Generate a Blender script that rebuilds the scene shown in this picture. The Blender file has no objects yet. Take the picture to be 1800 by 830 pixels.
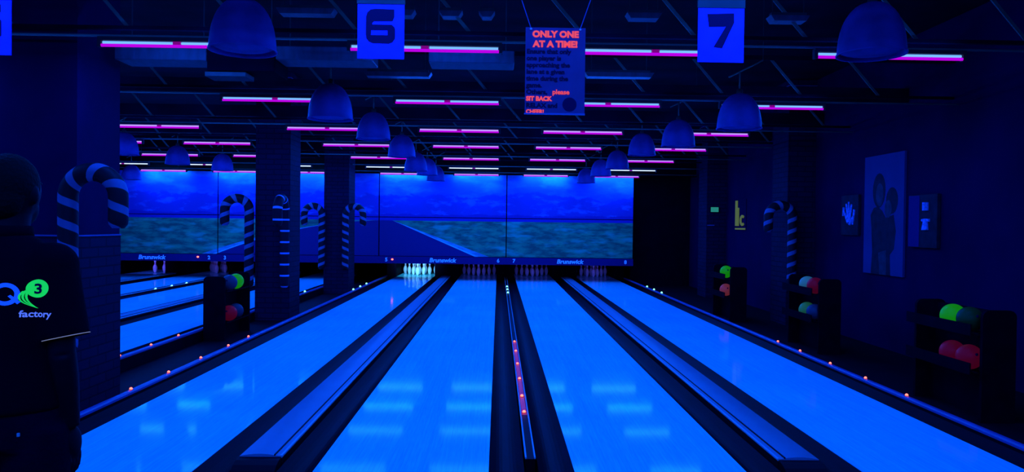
import bpy, bmesh, math, random
from mathutils import Vector, Matrix
random.seed(7)
PI = math.pi
sc = bpy.context.scene
C = sc.collection

# ------------------------------------------------------------------ camera
EYE = Vector((0.0, 0.0, 1.51))
yaw, pitch, roll = math.radians(1.05), math.radians(0.85), math.radians(0.70)
f = Vector((math.sin(yaw)*math.cos(pitch), math.cos(yaw)*math.cos(pitch), -math.sin(pitch)))
r0 = Vector((math.cos(yaw), -math.sin(yaw), 0.0))
u0 = r0.cross(f)
rt = math.cos(roll)*r0 + math.sin(roll)*u0
up = -math.sin(roll)*r0 + math.cos(roll)*u0
cam_d = bpy.data.cameras.new('camera')
cam_d.sensor_width = 36.0
cam_d.lens = 1300.0*36.0/1800.0
cam_d.clip_start = 0.05
cam = bpy.data.objects.new('camera', cam_d)
C.objects.link(cam)
M = Matrix((rt, up, -f)).transposed().to_4x4()
M.translation = EYE
cam.matrix_world = M
sc.camera = cam

# ------------------------------------------------------------------ light and exposure
sc.view_settings.view_transform = 'Standard'
sc.view_settings.look = 'None'
sc.view_settings.gamma = 1.0
sc.view_settings.exposure = 0.0
sc.view_settings.use_curve_mapping = False
w = bpy.data.worlds.new('world'); sc.world = w
w.use_nodes = True
w.node_tree.nodes['Background'].inputs[0].default_value = (0.0, 0.0, 1.0, 1)
w.node_tree.nodes['Background'].inputs[1].default_value = 0.12
BLACKLIGHT = (0.0, 0.085, 1.0)      # colour thrown by the ultraviolet tubes
TUBE_WATT = 30.0
SIDE_WATT = 9.0
PIN_WATT = 7.0

# ------------------------------------------------------------------ materials
def mat(name, col, rough=0.6, spec=0.3, emit=None, es=1.0, metal=0.0, bump=0.0, bscale=20.0, var=0.0, vscale=6.0, stretch=(1, 1, 1)):
    m = bpy.data.materials.new(name); m.use_nodes = True
    nt = m.node_tree; b = nt.nodes['Principled BSDF']
    b.inputs['Base Color'].default_value = (*col, 1)
    b.inputs['Roughness'].default_value = rough
    b.inputs['Specular IOR Level'].default_value = spec
    b.inputs['Metallic'].default_value = metal
    if emit:
        b.inputs['Emission Color'].default_value = (*emit, 1)
        b.inputs['Emission Strength'].default_value = es
    if var or bump:
        tc = nt.nodes.new('ShaderNodeTexCoord'); mp = nt.nodes.new('ShaderNodeMapping')
        mp.inputs['Scale'].default_value = stretch
        nt.links.new(tc.outputs['Object'], mp.inputs['Vector'])
        n = nt.nodes.new('ShaderNodeTexNoise'); n.inputs['Scale'].default_value = vscale; n.inputs['Detail'].default_value = 6
        nt.links.new(mp.outputs[0], n.inputs['Vector'])
        if var:
            r = nt.nodes.new('ShaderNodeMapRange')
            r.inputs['From Min'].default_value = 0.3; r.inputs['From Max'].default_value = 0.7
            r.inputs['To Min'].default_value = 1-var; r.inputs['To Max'].default_value = 1+var
            nt.links.new(n.outputs['Fac'], r.inputs['Value'])
            v = nt.nodes.new('ShaderNodeVectorMath'); v.operation = 'SCALE'
            v.inputs[0].default_value = col
            nt.links.new(r.outputs[0], v.inputs['Scale'])
            nt.links.new(v.outputs[0], b.inputs['Base Color'])
        if bump:
            n2 = nt.nodes.new('ShaderNodeTexNoise'); n2.inputs['Scale'].default_value = bscale
            nt.links.new(mp.outputs[0], n2.inputs['Vector'])
            bp = nt.nodes.new('ShaderNodeBump'); bp.inputs['Strength'].default_value = bump; bp.inputs['Distance'].default_value = 0.01
            nt.links.new(n2.outputs['Fac'], bp.inputs['Height']); nt.links.new(bp.outputs[0], b.inputs['Normal'])
    return m

K = {}
K['black'] = mat('matte_black', (0.003, 0.001, 0.006), 0.8, 0.03, var=0.3)
K['blackgloss'] = mat('black_plastic', (0.003, 0.0015, 0.006), 0.5, 0.06, var=0.3)
K['ceiling'] = mat('dark_ceiling', (0.005, 0.004, 0.012), 0.9, 0.05, var=0.5, vscale=2.0)
K['steel'] = mat('grey_steel', (0.10, 0.16, 0.11), 0.5, 0.4, metal=0.2, var=0.25)
K['steeldark'] = mat('dark_steel', (0.03, 0.04, 0.04), 0.6, 0.3, var=0.3)
K['rail'] = mat('pale_rail', (0.22, 0.40, 0.30), 0.5, 0.3, var=0.2, vscale=3)
K['duct'] = mat('galvanised_duct', (0.05, 0.06, 0.09), 0.5, 0.3, bump=0.3, bscale=14, var=0.3, vscale=5, stretch=(3, 1, 1))
K['wall'] = mat('painted_wall', (0.012, 0.002, 0.036), 0.85, 0.05, var=0.25, vscale=1.2)
K['plaster'] = mat('pillar_plaster', (0.012, 0.003, 0.040), 0.85, 0.05, var=0.15, vscale=3)
K['floor'] = mat('dark_floor', (0.003, 0.001, 0.006), 0.7, 0.08, var=0.3)
K['gutter'] = mat('gutter_plastic', (0.0015, 0.0006, 0.0055), 0.5, 0.03, var=0.7, vscale=3, stretch=(6, 0.5, 1))
K['cap'] = mat('blue_grey_capping', (0.15, 0.10, 0.30), 0.35, 0.4, var=0.15)
K['hood'] = mat('return_track_cover', (0.18, 0.25, 0.34), 0.4, 0.15, var=0.05, vscale=3)
K['hoodedge'] = mat('cover_edge_trim', (0.35, 0.45, 0.5), 0.3, 0.5)
K['shade'] = mat('frosted_shade', (0.10, 0.06, 0.33), 0.7, 0.2, var=0.3, vscale=5, bump=0.15, bscale=12)
K['cream'] = mat('cream_strip', (0.5, 0.5, 0.5), 0.5)
K['pin'] = mat('pin_white', (0.75, 0.75, 0.75), 0.3, 0.4)
K['pinred'] = mat('pin_neck_band', (0.55, 0.05, 0.08), 0.3, 0.5)
K['paper'] = mat('sign_card', (0.2, 0.05, 1.0), 0.7, 0.05, var=0.12, vscale=14)
K['ink'] = mat('dark_ink', (0.01, 0.002, 0.04), 0.7, 0.1)
K['poster'] = mat('poster_paper', (0.20, 0.05, 0.15), 0.7, 0.05, var=0.1, vscale=9)
K['posterink'] = mat('faint_dark_ink', (0.03, 0.008, 0.03), 0.7, 0.05)
K['redink'] = mat('fluorescent_red_ink', (0.8, 0.1, 0.05), 0.7, 0.1, emit=(0.85, 0.060, 0.035), es=0.95)
K['uv_violet'] = mat('violet_tube_glow', (0.0, 0.0, 0.0), 0.5, 0.0, emit=(0.50, 0.0, 0.80), es=1.0)
K['uv_cyan'] = mat('pale_cyan_reflector_glow', (0.0, 0.0, 0.0), 0.5, 0.0, emit=(0.20, 0.55, 1.3), es=1.0)
K['uv_lilac'] = mat('lilac_reflector_glow', (0.0, 0.0, 0.0), 0.5, 0.0, emit=(0.55, 0.36, 1.2), es=1.0)
K['uv_white'] = mat('white_tube_glow', (0.0, 0.0, 0.0), 0.5, 0.0, emit=(0.75, 0.95, 1.3), es=1.15)
K['led_red'] = mat('red_lamp_glow', (0.3, 0.02, 0.02), 0.4, 0.2, emit=(1.0, 0.10, 0.07), es=5.0)
K['led_green'] = mat('pale_green_lamp_glow', (0.1, 0.3, 0.2), 0.4, 0.2, emit=(0.25, 1.0, 0.62), es=2.2)
K['redline'] = mat('red_reflection_trail', (0.3, 0.01, 0.02), 0.4, 0.2, emit=(0.13, 0.0, 0.02), es=1.0)
K['clipglow'] = mat('clip_magenta_glow', (0.05, 0.02, 0.05), 0.3, 0.4, emit=(0.30, 0.0, 0.30), es=0.6)
K['exit'] = mat('green_sign_glow', (0.05, 0.2, 0.1), 0.5, 0.2, emit=(0.015, 0.20, 0.12), es=1.0)
K['yellow'] = mat('fluorescent_yellow', (0.1, 0.15, 0.02), 0.6, 0.1, emit=(0.07, 0.10, 0.02), es=1.0)
K['shirt'] = mat('black_polo_cloth', (0.003, 0.001, 0.006), 0.95, 0.03, bump=0.2, bscale=60)
K['jeans'] = mat('dark_denim', (0.006, 0.001, 0.010), 0.9, 0.03, bump=0.3, bscale=80, var=0.2, vscale=12)
K['skin'] = mat('skin', (0.010, 0.003, 0.008), 0.6, 0.1)
K['hair'] = mat('dark_hair', (0.006, 0.005, 0.005), 0.8, 0.1, bump=0.5, bscale=90)
K['logoblue'] = mat('fluorescent_blue_print', (0.2, 0.3, 0.9), 0.6, 0.1, emit=(0.004, 0.05, 0.75), es=1.0)
K['logogreen'] = mat('fluorescent_green_print', (0.1, 0.8, 0.1), 0.6, 0.1, emit=(0.006, 0.55, 0.012), es=1.0)
K['logotext'] = mat('pale_print', (0.3, 0.3, 0.5), 0.6, 0.1, emit=(0.08, 0.15, 0.62), es=1.0)
K['piping'] = mat('pale_yellow_piping', (0.4, 0.4, 0.3), 0.6, 0.1, emit=(0.13, 0.13, 0.10), es=1.0)
K['ball_green'] = mat('fluorescent_green_ball', (0.01, 0.2, 0.005), 0.4, 0.1, emit=(0.004, 0.17, 0.002), es=1.0)
K['ball_teal'] = mat('teal_ball', (0.01, 0.08, 0.012), 0.4, 0.1)
K['ball_red'] = mat('fluorescent_red_ball', (0.01, 0.005, 0.01), 0.4, 0.1, emit=(0.04, 0.0, 0.008), es=1.0)
K['ball_salmon'] = mat('salmon_ball', (0.1, 0.05, 0.03), 0.4, 0.2, emit=(0.10, 0.012, 0.02), es=1.0)
K['ball_blue'] = mat('blue_ball', (0.05, 0.06, 0.09), 0.4, 0.2)
K['ball_sky'] = mat('sky_blue_ball', (0.1, 0.3, 0.15), 0.4, 0.2, emit=(0.01, 0.05, 0.06), es=1.0)
K['ball_dgreen'] = mat('dark_green_ball', (0.05, 0.3, 0.05), 0.4, 0.2, emit=(0.005, 0.04, 0.01), es=1.0)
K['brandtext'] = mat('pale_blue_lettering', (0.35, 0.75, 1.0), 0.5, 0.2, emit=(0.01, 0.06, 0.5), es=1.0)
K['print_pale'] = mat('pale_canvas', (0.08, 0.05, 0.17), 0.8, 0.05, var=0.1, vscale=2)
K['print_mid'] = mat('mid_canvas_ink', (0.045, 0.05, 0.08), 0.8, 0.1, var=0.3, vscale=9)
K['print_dark'] = mat('dark_canvas_ink', (0.020, 0.020, 0.035), 0.8, 0.1, var=0.3, vscale=9)
K['print_bright'] = mat('bright_print_ink', (0.45, 0.35, 0.8), 0.7, 0.1, var=0.4, vscale=30)
K['panelblue'] = mat('deep_blue_panel', (0.04, 0.015, 0.13), 0.8, 0.05)

def lane_material():
    m = bpy.data.materials.new('lane_boards'); m.use_nodes = True
    nt = m.node_tree; b = nt.nodes['Principled BSDF']; L = nt.links.new
    tc = nt.nodes.new('ShaderNodeTexCoord')
    def noise(scale, st, detail=5):
        mp = nt.nodes.new('ShaderNodeMapping'); mp.inputs['Scale'].default_value = st
        L(tc.outputs['Object'], mp.inputs['Vector'])
        n = nt.nodes.new('ShaderNodeTexNoise'); n.inputs['Scale'].default_value = scale; n.inputs['Detail'].default_value = detail
        L(mp.outputs[0], n.inputs['Vector']); return n
    n1 = noise(1.0, (30, 0.7, 1)); n2 = noise(1.0, (110, 5, 1)); n3 = noise(1.0, (0.5, 0.7, 1), 2)
    a = nt.nodes.new('ShaderNodeMath'); a.operation = 'ADD'; L(n1.outputs['Fac'], a.inputs[0]); L(n2.outputs['Fac'], a.inputs[1])
    a2 = nt.nodes.new('ShaderNodeMath'); a2.operation = 'ADD'; L(a.outputs[0], a2.inputs[0]); L(n3.outputs['Fac'], a2.inputs[1])
    r = nt.nodes.new('ShaderNodeValToRGB')
    r.color_ramp.elements[0].position = 0.36; r.color_ramp.elements[0].color = (0.10, 0.70, 0.85, 1)
    r.color_ramp.elements[1].position = 0.64; r.color_ramp.elements[1].color = (0.16, 0.98, 0.99, 1)
    d = nt.nodes.new('ShaderNodeMath'); d.operation = 'DIVIDE'; d.inputs[1].default_value = 3.0
    L(a2.outputs[0], d.inputs[0]); L(d.outputs[0], r.inputs['Fac'])
    # thin seams between the boards
    wv = nt.nodes.new('ShaderNodeSeparateXYZ'); L(tc.outputs['Object'], wv.inputs[0])
    mo = nt.nodes.new('ShaderNodeMath'); mo.operation = 'MULTIPLY'; mo.inputs[1].default_value = 39/1.067; L(wv.outputs['X'], mo.inputs[0])
    fr = nt.nodes.new('ShaderNodeMath'); fr.operation = 'FRACT'; L(mo.outputs[0], fr.inputs[0])
    lt = nt.nodes.new('ShaderNodeMath'); lt.operation = 'LESS_THAN'; lt.inputs[1].default_value = 0.08; L(fr.outputs[0], lt.inputs[0])
    ml = nt.nodes.new('ShaderNodeMath'); ml.operation = 'MULTIPLY'; ml.inputs[1].default_value = 0.3; L(lt.outputs[0], ml.inputs[0])
    mx = nt.nodes.new('ShaderNodeMixRGB'); mx.blend_type = 'MIX'; mx.inputs[2].default_value = (0.10, 0.5, 0.75, 1)
    L(ml.outputs[0], mx.inputs[0]); L(r.outputs[0], mx.inputs[1]); L(mx.outputs[0], b.inputs['Base Color'])
    b.inputs['Roughness'].default_value = 0.07
    b.inputs['Specular IOR Level'].default_value = 0.016
    return m
K['lane'] = lane_material()

def brick_material():
    m = bpy.data.materials.new('dark_brick'); m.use_nodes = True
    nt = m.node_tree; b = nt.nodes['Principled BSDF']; L = nt.links.new
    g = nt.nodes.new('ShaderNodeNewGeometry'); s = nt.nodes.new('ShaderNodeSeparateXYZ'); L(g.outputs['Position'], s.inputs[0])
    a = nt.nodes.new('ShaderNodeMath'); a.operation = 'ADD'; L(s.outputs['X'], a.inputs[0]); L(s.outputs['Y'], a.inputs[1])
    c = nt.nodes.new('ShaderNodeCombineXYZ'); L(a.outputs[0], c.inputs['X']); L(s.outputs['Z'], c.inputs['Y'])
    br = nt.nodes.new('ShaderNodeTexBrick'); L(c.outputs[0], br.inputs['Vector'])
    br.inputs['Scale'].default_value = 1.0
    br.inputs['Brick Width'].default_value = 0.26; br.inputs['Row Height'].default_value = 0.085
    br.inputs['Mortar Size'].default_value = 0.008; br.inputs['Mortar Smooth'].default_value = 0.3
    br.inputs['Color1'].default_value = (0.026, 0.010, 0.036, 1); br.inputs['Color2'].default_value = (0.020, 0.008, 0.028, 1)
    br.inputs['Mortar'].default_value = (0.012, 0.005, 0.017, 1)
    L(br.outputs['Color'], b.inputs['Base Color'])
    bp = nt.nodes.new('ShaderNodeBump'); bp.inputs['Strength'].default_value = 0.6; bp.inputs['Distance'].default_value = 0.01; bp.invert = True
    L(br.outputs['Fac'], bp.inputs['Height']); L(bp.outputs[0], b.inputs['Normal'])
    b.inputs['Roughness'].default_value = 0.85; b.inputs['Specular IOR Level'].default_value = 0.1
    return m
K['brick'] = brick_material()

def stripe_material(name, dark, light, part=0.40):
    m = bpy.data.materials.new(name); m.use_nodes = True
    nt = m.node_tree; b = nt.nodes['Principled BSDF']; L = nt.links.new
    uv = nt.nodes.new('ShaderNodeUVMap'); uv.uv_map = 'wrap'
    s = nt.nodes.new('ShaderNodeSeparateXYZ'); L(uv.outputs[0], s.inputs[0])
    a = nt.nodes.new('ShaderNodeMath'); a.operation = 'ADD'; L(s.outputs['X'], a.inputs[0]); L(s.outputs['Y'], a.inputs[1])
    fr = nt.nodes.new('ShaderNodeMath'); fr.operation = 'FRACT'; L(a.outputs[0], fr.inputs[0])
    lt = nt.nodes.new('ShaderNodeMath'); lt.operation = 'LESS_THAN'; lt.inputs[1].default_value = part; L(fr.outputs[0], lt.inputs[0])
    mx = nt.nodes.new('ShaderNodeMixRGB'); mx.inputs[1].default_value = (*dark, 1); mx.inputs[2].default_value = (*light, 1)
    L(lt.outputs[0], mx.inputs[0]); L(mx.outputs[0], b.inputs['Base Color'])
    b.inputs['Roughness'].default_value = 0.6; b.inputs['Specular IOR Level'].default_value = 0.2
    return m
K['stripe'] = stripe_material('candy_stripe', (0.008, 0.003, 0.010), (0.26, 0.15, 0.30), 0.36)
K['bars'] = stripe_material('cane_with_thin_bars', (0.004, 0.001, 0.012), (0.6, 0.4, 0.9), 0.15)

def mural_material():
    """printed landscape: pale sky band, blue mountains, scrubland, a road running to the left"""
    m = bpy.data.materials.new('printed_landscape'); m.use_nodes = True
    nt = m.node_tree; b = nt.nodes['Principled BSDF']; L = nt.links.new
    def math_(op, a, bb=None, c=None):
        n = nt.nodes.new('ShaderNodeMath'); n.operation = op
        for i, v in enumerate((a, bb, c)):
            if v is None: continue
            if isinstance(v, (int, float)): n.inputs[i].default_value = v
            else: L(v, n.inputs[i])
        return n.outputs[0]
    def mix(fac, c1, c2):
        n = nt.nodes.new('ShaderNodeMixRGB')
        for i, v in enumerate((fac, c1, c2)):
            if isinstance(v, tuple): n.inputs[i].default_value = (*v, 1)
            elif isinstance(v, (int, float)): n.inputs[i].default_value = v
            else: L(v, n.inputs[i])
        return n.outputs[0]
    g = nt.nodes.new('ShaderNodeNewGeometry'); s = nt.nodes.new('ShaderNodeSeparateXYZ'); L(g.outputs['Position'], s.inputs[0])
    X, Z = s.outputs['X'], s.outputs['Z']
    def noise(sx, sz, detail=6, off=0.0):
        c = nt.nodes.new('ShaderNodeCombineXYZ')
        L(math_('MULTIPLY', X, sx), c.inputs['X']); L(math_('MULTIPLY', Z, sz), c.inputs['Y']); c.inputs['Z'].default_value = off
        n = nt.nodes.new('ShaderNodeTexNoise'); n.inputs['Scale'].default_value = 1.0; n.inputs['Detail'].default_value = detail
        n.inputs['Roughness'].default_value = 0.6
        L(c.outputs[0], n.inputs['Vector']); return n.outputs['Fac']
    def step(v, lo, hi):
        n = nt.nodes.new('ShaderNodeMapRange'); n.interpolation_type = 'SMOOTHSTEP'
        L(v, n.inputs['Value']); n.inputs['From Min'].default_value = lo; n.inputs['From Max'].default_value = hi
        return n.outputs[0]
    # sky and clouds
    sky = mix(step(noise(0.9, 2.6, 6, 3), 0.42, 0.66), (0.05, 0.07, 0.55), (0.10, 0.17, 0.72))
    # mountains: ridge line at z = 2.25 +- noise
    ridge = math_('ADD', math_('MULTIPLY', noise(0.55, 0.0, 7, 9), 1.15), 1.72)
    snow = step(noise(2.2, 5.0, 8, 5), 0.50, 0.68)
    mount = mix(snow, (0.05, 0.04, 0.42), (0.10, 0.14, 0.66))
    col = mix(step(math_('SUBTRACT', ridge, Z), -0.02, 0.04), sky, mount)
    low = math_('ADD', math_('MULTIPLY', noise(1.3, 0.0, 6, 2), 0.35), 1.60)
    col = mix(step(math_('SUBTRACT', low, Z), -0.01, 0.03), col, (0.04, 0.02, 0.34))
    # scrubland
    scrub = mix(step(noise(2.6, 9.0, 8, 1), 0.38, 0.64), (0.04, 0.14, 0.085), (0.08, 0.38, 0.16))
    scrub = mix(step(noise(1.1, 4.0, 3, 7), 0.5, 0.68), scrub, (0.06, 0.48, 0.30))
    t = math_('MAXIMUM', math_('SUBTRACT', 1.60, Z), 0.0)
    land = step(t, 0.0, 0.01)
    # road between two edges meeting at (-2.83, 1.60)
    xr = math_('ADD', math_('MULTIPLY', t, 2.43), -2.83)
    xl = math_('SUBTRACT', -2.83, math_('MULTIPLY', math_('POWER', t, 0.5), 4.9))
    wd = math_('MULTIPLY', t, 0.30)
    verge = math_('MULTIPLY', step(math_('SUBTRACT', math_('ADD', xr, wd), X), 0.0, 0.02), step(math_('SUBTRACT', X, math_('SUBTRACT', xl, wd)), 0.0, 0.02))
    road = math_('MULTIPLY', step(math_('SUBTRACT', xr, X), 0.0, 0.02), step(math_('SUBTRACT', X, xl), 0.0, 0.02))
    lw = math_('MULTIPLY', t, 0.10)
    inner = math_('MULTIPLY', step(math_('SUBTRACT', math_('SUBTRACT', xr, lw), X), 0.0, 0.02), step(math_('SUBTRACT', X, math_('ADD', xl, lw)), 0.0, 0.02))
    vergecol = mix(step(noise(3, 8, 3, 4), 0.4, 0.6), (0.12, 0.3, 0.45), (0.22, 0.5, 0.6))
    lower = mix(verge, scrub, vergecol)
    lower = mix(road, lower, (0.55, 0.75, 0.9))
    lower = mix(inner, lower, (0.03, 0.015, 0.15))
    col = mix(land, col, lower)
    L(col, b.inputs['Base Color'])
    b.inputs['Roughness'].default_value = 0.55; b.inputs['Specular IOR Level'].default_value = 0.15
    return m
K['mural'] = mural_material()

# ------------------------------------------------------------------ builders
class MB:
    def __init__(s): s.v = []; s.f = []; s.uv = None
    def add(s, vs, fs):
        n = len(s.v); s.v += [tuple(v) for v in vs]; s.f += [tuple(i+n for i in q) for q in fs]; return s
    def box(s, x0, x1, y0, y1, z0, z1):
        vs = [(x, y, z) for z in (z0, z1) for y in (y0, y1) for x in (x0, x1)]
        return s.add(vs, [(0, 2, 3, 1), (4, 5, 7, 6), (0, 1, 5, 4), (2, 6, 7, 3), (0, 4, 6, 2), (1, 3, 7, 5)])
    def sweep(s, pts, radii, n=10, caps=True, sq=1.0):
        pts = [Vector(p) for p in pts]
        if isinstance(radii, (int, float)): radii = [radii]*len(pts)
        rings = []; prev = None
        for i, p in enumerate(pts):
            t = (pts[min(i+1, len(pts)-1)]-pts[max(i-1, 0)]).normalized()
            if prev is None:
                a = Vector((0, 0, 1)) if abs(t.z) < 0.9 else Vector((0, 1, 0))
                prev = t.cross(a).normalized()
            nx = (prev-t*prev.dot(t)).normalized(); prev = nx; ny = t.cross(nx)
            rings.append([p+(nx*math.cos(2*PI*k/n)+ny*math.sin(2*PI*k/n)*sq)*radii[i] for k in range(n)])
        base = len(s.v)
        for r in rings: s.v += [tuple(q) for q in r]
        for i in range(len(rings)-1):
            for k in range(n):
                a = base+i*n+k; b2 = base+i*n+(k+1) % n
                s.f.append((a, b2, b2+n, a+n))
        if caps:
            s.f.append(tuple(base+k for k in range(n))[::-1]); s.f.append(tuple(base+(len(rings)-1)*n+k for k in range(n)))
        return s
    def lathe(s, prof, c=(0, 0, 0), n=24, closed=False):
        base = len(s.v); m_ = len(prof)
        for r, z in prof:
            for k in range(n): s.v.append((c[0]+r*math.cos(2*PI*k/n), c[1]+r*math.sin(2*PI*k/n), c[2]+z))
        for i in range(m_-1 if not closed else m_):
            j = (i+1) % m_
            for k in range(n):
                q = (k+1) % n
                s.f.append((base+i*n+k, base+i*n+q, base+j*n+q, base+j*n+k))
        return s
    def ellip(s, c, r, n=16, m_=10, rot=None):
        vs = []; fs = []
        for i in range(m_+1):
            th = PI*i/m_
            for k in range(n):
                v = Vector((r[0]*math.sin(th)*math.cos(2*PI*k/n), r[1]*math.sin(th)*math.sin(2*PI*k/n), -r[2]*math.cos(th)))
                if rot: v = rot @ v
                vs.append(v+Vector(c))
        for i in range(m_):
            for k in range(n):
                q = (k+1) % n; fs.append((i*n+k, i*n+q, (i+1)*n+q, (i+1)*n+k))
        return s.add(vs, fs)
    def loft(s, secs, n=20):
        """secs: (x, y, z, rx, ry) horizontal ellipses, bottom to top"""
        base = len(s.v)
        for x, y, z, rx, ry in secs:
            for k in range(n): s.v.append((x+rx*math.cos(2*PI*k/n), y+ry*math.sin(2*PI*k/n), z))
        for i in range(len(secs)-1):
            for k in range(n):
                q = (k+1) % n; s.f.append((base+i*n+k, base+i*n+q, base+(i+1)*n+q, base+(i+1)*n+k))
        s.f.append(tuple(base+k for k in range(n))[::-1]); s.f.append(tuple(base+(len(secs)-1)*n+k for k in range(n)))
        return s
    def prism(s, poly, d0, d1, axis='y', holes=False):
        """poly of (a, b) drawn in the plane across axis, extruded from d0 to d1"""
        def P(a, b2, d): return (a, d, b2) if axis == 'y' else ((d, a, b2) if axis == 'x' else (a, b2, d))
        n = len(poly)
        vs = [P(a, b2, d0) for a, b2 in poly]+[P(a, b2, d1) for a, b2 in poly]
        return s.add(vs, [tuple(range(n))[::-1], tuple(range(n, 2*n))]+[(i, (i+1) % n, n+(i+1) % n, n+i) for i in range(n)])
    def build(s, name, m, parent=None, loc=(0, 0, 0), smooth=False, bevel=0.0, flat=None):
        me = bpy.data.meshes.new(name)
        me.from_pydata(s.v, [], s.f); me.update()
        bm = bmesh.new(); bm.from_mesh(me); bmesh.ops.remove_doubles(bm, verts=bm.verts, dist=1e-6)
        bmesh.ops.recalc_face_normals(bm, faces=bm.faces)
        if bevel:
            es = [e for e in bm.edges if len(e.link_faces) == 2 and e.calc_face_angle(0) > 0.6]
            bmesh.ops.bevel(bm, geom=es, offset=bevel, segments=2, affect='EDGES', profile=0.5)
        bm.to_mesh(me); bm.free()
        if smooth: me.polygons.foreach_set('use_smooth', [True]*len(me.polygons))
        me.materials.append(K[m] if isinstance(m, str) else m)
        o = bpy.data.objects.new(name, me); C.objects.link(o); o.location = loc
        if parent: o.parent = parent
        return o

def tag(o, label, cat, group=None):
    o['label'] = label; o['category'] = cat
    if group: o['group'] = group
    return o
def thing(name, label, cat, loc=(0, 0, 0), group=None):
    o = bpy.data.objects.new(name, None); C.objects.link(o); o.location = loc; o.empty_display_size = 0.1
    return tag(o, label, cat, group)
def struct(o, label=None):
    o['kind'] = 'structure'
    if label: o['label'] = label
    return o
def copy_thing(o, loc, label, group=None):
    def rec(a, par):
        c = a.copy(); C.objects.link(c)
        if par: c.parent = par
        for ch in [q for q in bpy.data.objects if q.parent == a]: rec(ch, c)
        return c
    kids = {}
    c = rec(o, None); c.location = loc; c['label'] = label
    if group: c['group'] = group
    return c
def text_obj(body, size, m, name, parent, loc, rot=(PI/2, 0, 0), bold=0.0, ext=0.0008, sx=1.0, align='LEFT', shear=0.0, spacing=1.0):
    cu = bpy.data.curves.new('lettering', 'FONT'); cu.body = body; cu.size = size; cu.offset = bold; cu.extrude = ext
    cu.align_x = align; cu.shear = shear; cu.space_character = spacing; cu.resolution_u = 3
    t = bpy.data.objects.new('lettering', cu); C.objects.link(t)
    dg = bpy.context.evaluated_depsgraph_get()
    me = bpy.data.meshes.new_from_object(t.evaluated_get(dg))
    bpy.data.objects.remove(t, do_unlink=True)
    me.materials.clear(); me.materials.append(K[m])
    for v in me.vertices: v.co.x *= sx
    o = bpy.data.objects.new(name, me); C.objects.link(o); o.location = loc; o.rotation_euler = rot
    if parent: o.parent = parent
    return o

# ------------------------------------------------------------------ room shell
FOUL = 4.3
SCREEN_Y = 19.8
PIT_Y = 24.0
struct(MB().box(-12.2, 5.5, -5.0, PIT_Y, -0.30, -0.12).build('floor', 'floor'), 'dark floor of the bowling hall')
struct(MB().box(-12.2, 5.5, -5.0, PIT_Y, 4.0, 4.15).build('ceiling', 'ceiling'), 'dark open ceiling above the trusses')
struct(MB().box(5.3, 5.5, -5.0, PIT_Y, -0.12, 4.0).build('wall_right', 'wall'), 'dark painted side wall carrying framed pictures')
struct(MB().box(-12.2, -12.0, -5.0, PIT_Y, -0.12, 4.0).build('wall_left', 'wall'), 'dark far left side wall')
struct(MB().box(-12.2, 5.5, PIT_Y, PIT_Y+0.2, -0.3, 4.15).build('wall_back', 'black'), 'black back wall behind the pin decks')
struct(MB().box(-12.0, 5.3, SCREEN_Y+0.02, SCREEN_Y+0.20, 2.86, 4.0).build('trim_header', 'black'), 'black header above the mural panels')
struct(MB().box(-12.0, 5.3, -5.0, FOUL, -0.12, 0.0).build('floor_approach', 'floor'), 'dark approach floor in front of the lanes')

# ------------------------------------------------------------------ lanes
LW = 1.067
BANK = -7.66
lanes = {5: -2.90, 6: -1.11, 7: 0.485, 8: 2.285}
for k in (5, 6, 7, 8): lanes[k-4] = lanes[k]+BANK
word = {1: 'far left lane one', 2: 'lane two', 3: 'lane three', 4: 'lane four left of the brick pillars', 5: 'lane five', 6: 'lane six', 7: 'lane seven', 8: 'lane eight'}
lane_lab = {
    1: 'glossy blue lane farthest left of all, beyond the brick pillar',
    2: 'glossy blue lane second from the far left, beyond the brick pillar',
    3: 'glossy blue lane with three pale green lights along its left edge',
    4: 'glossy blue lane just left of the row of brick pillars',
    5: 'glossy blue lane leading to the brightly lit pins',
    6: 'glossy blue lane just left of the centre strip of red lights',
    7: 'glossy blue lane just right of the centre strip of red lights',
    8: 'glossy blue lane nearest the right wall'}
for k, x in lanes.items():
    o = MB().box(0, LW, 0, 18.75, -0.10, 0.0).build('bowling_lane', 'lane', loc=(x, FOUL, 0))
    tag(o, lane_lab[k], 'lane')

def gutter(x0, label, y0=FOUL):
    n = 10; W = 0.22; y1 = 21.2
    top = [(W*i/n, -0.075*math.sin(PI*i/n)-0.004) for i in range(n+1)]
    poly = top+[(W, -0.10), (0, -0.10)]
    o = MB().prism(poly, y0, y1, 'y').build('gutter', 'gutter', loc=(x0, 0, 0), smooth=False)
    tag(o, label, 'gutter')
for k, x in lanes.items():
    for s, nm in ((-1, 'left'), (1, 'right')):
        gx = x-0.22 if s < 0 else x+LW
        gutter(gx, 'dark gutter on the %s side of %s' % (nm, {5: 'the lane with the lit pins', 6: 'the lane left of the centre strip', 7: 'the lane right of the centre strip', 8: 'the lane nearest the right wall', 4: 'the lane nearest the pillars, far left bank', 3: 'the second lane left of the pillars', 2: 'the third lane left of the pillars', 1: 'the farthest left lane'}[k]), 6.86 if (k, s) == (4, 1) else FOUL)

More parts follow.
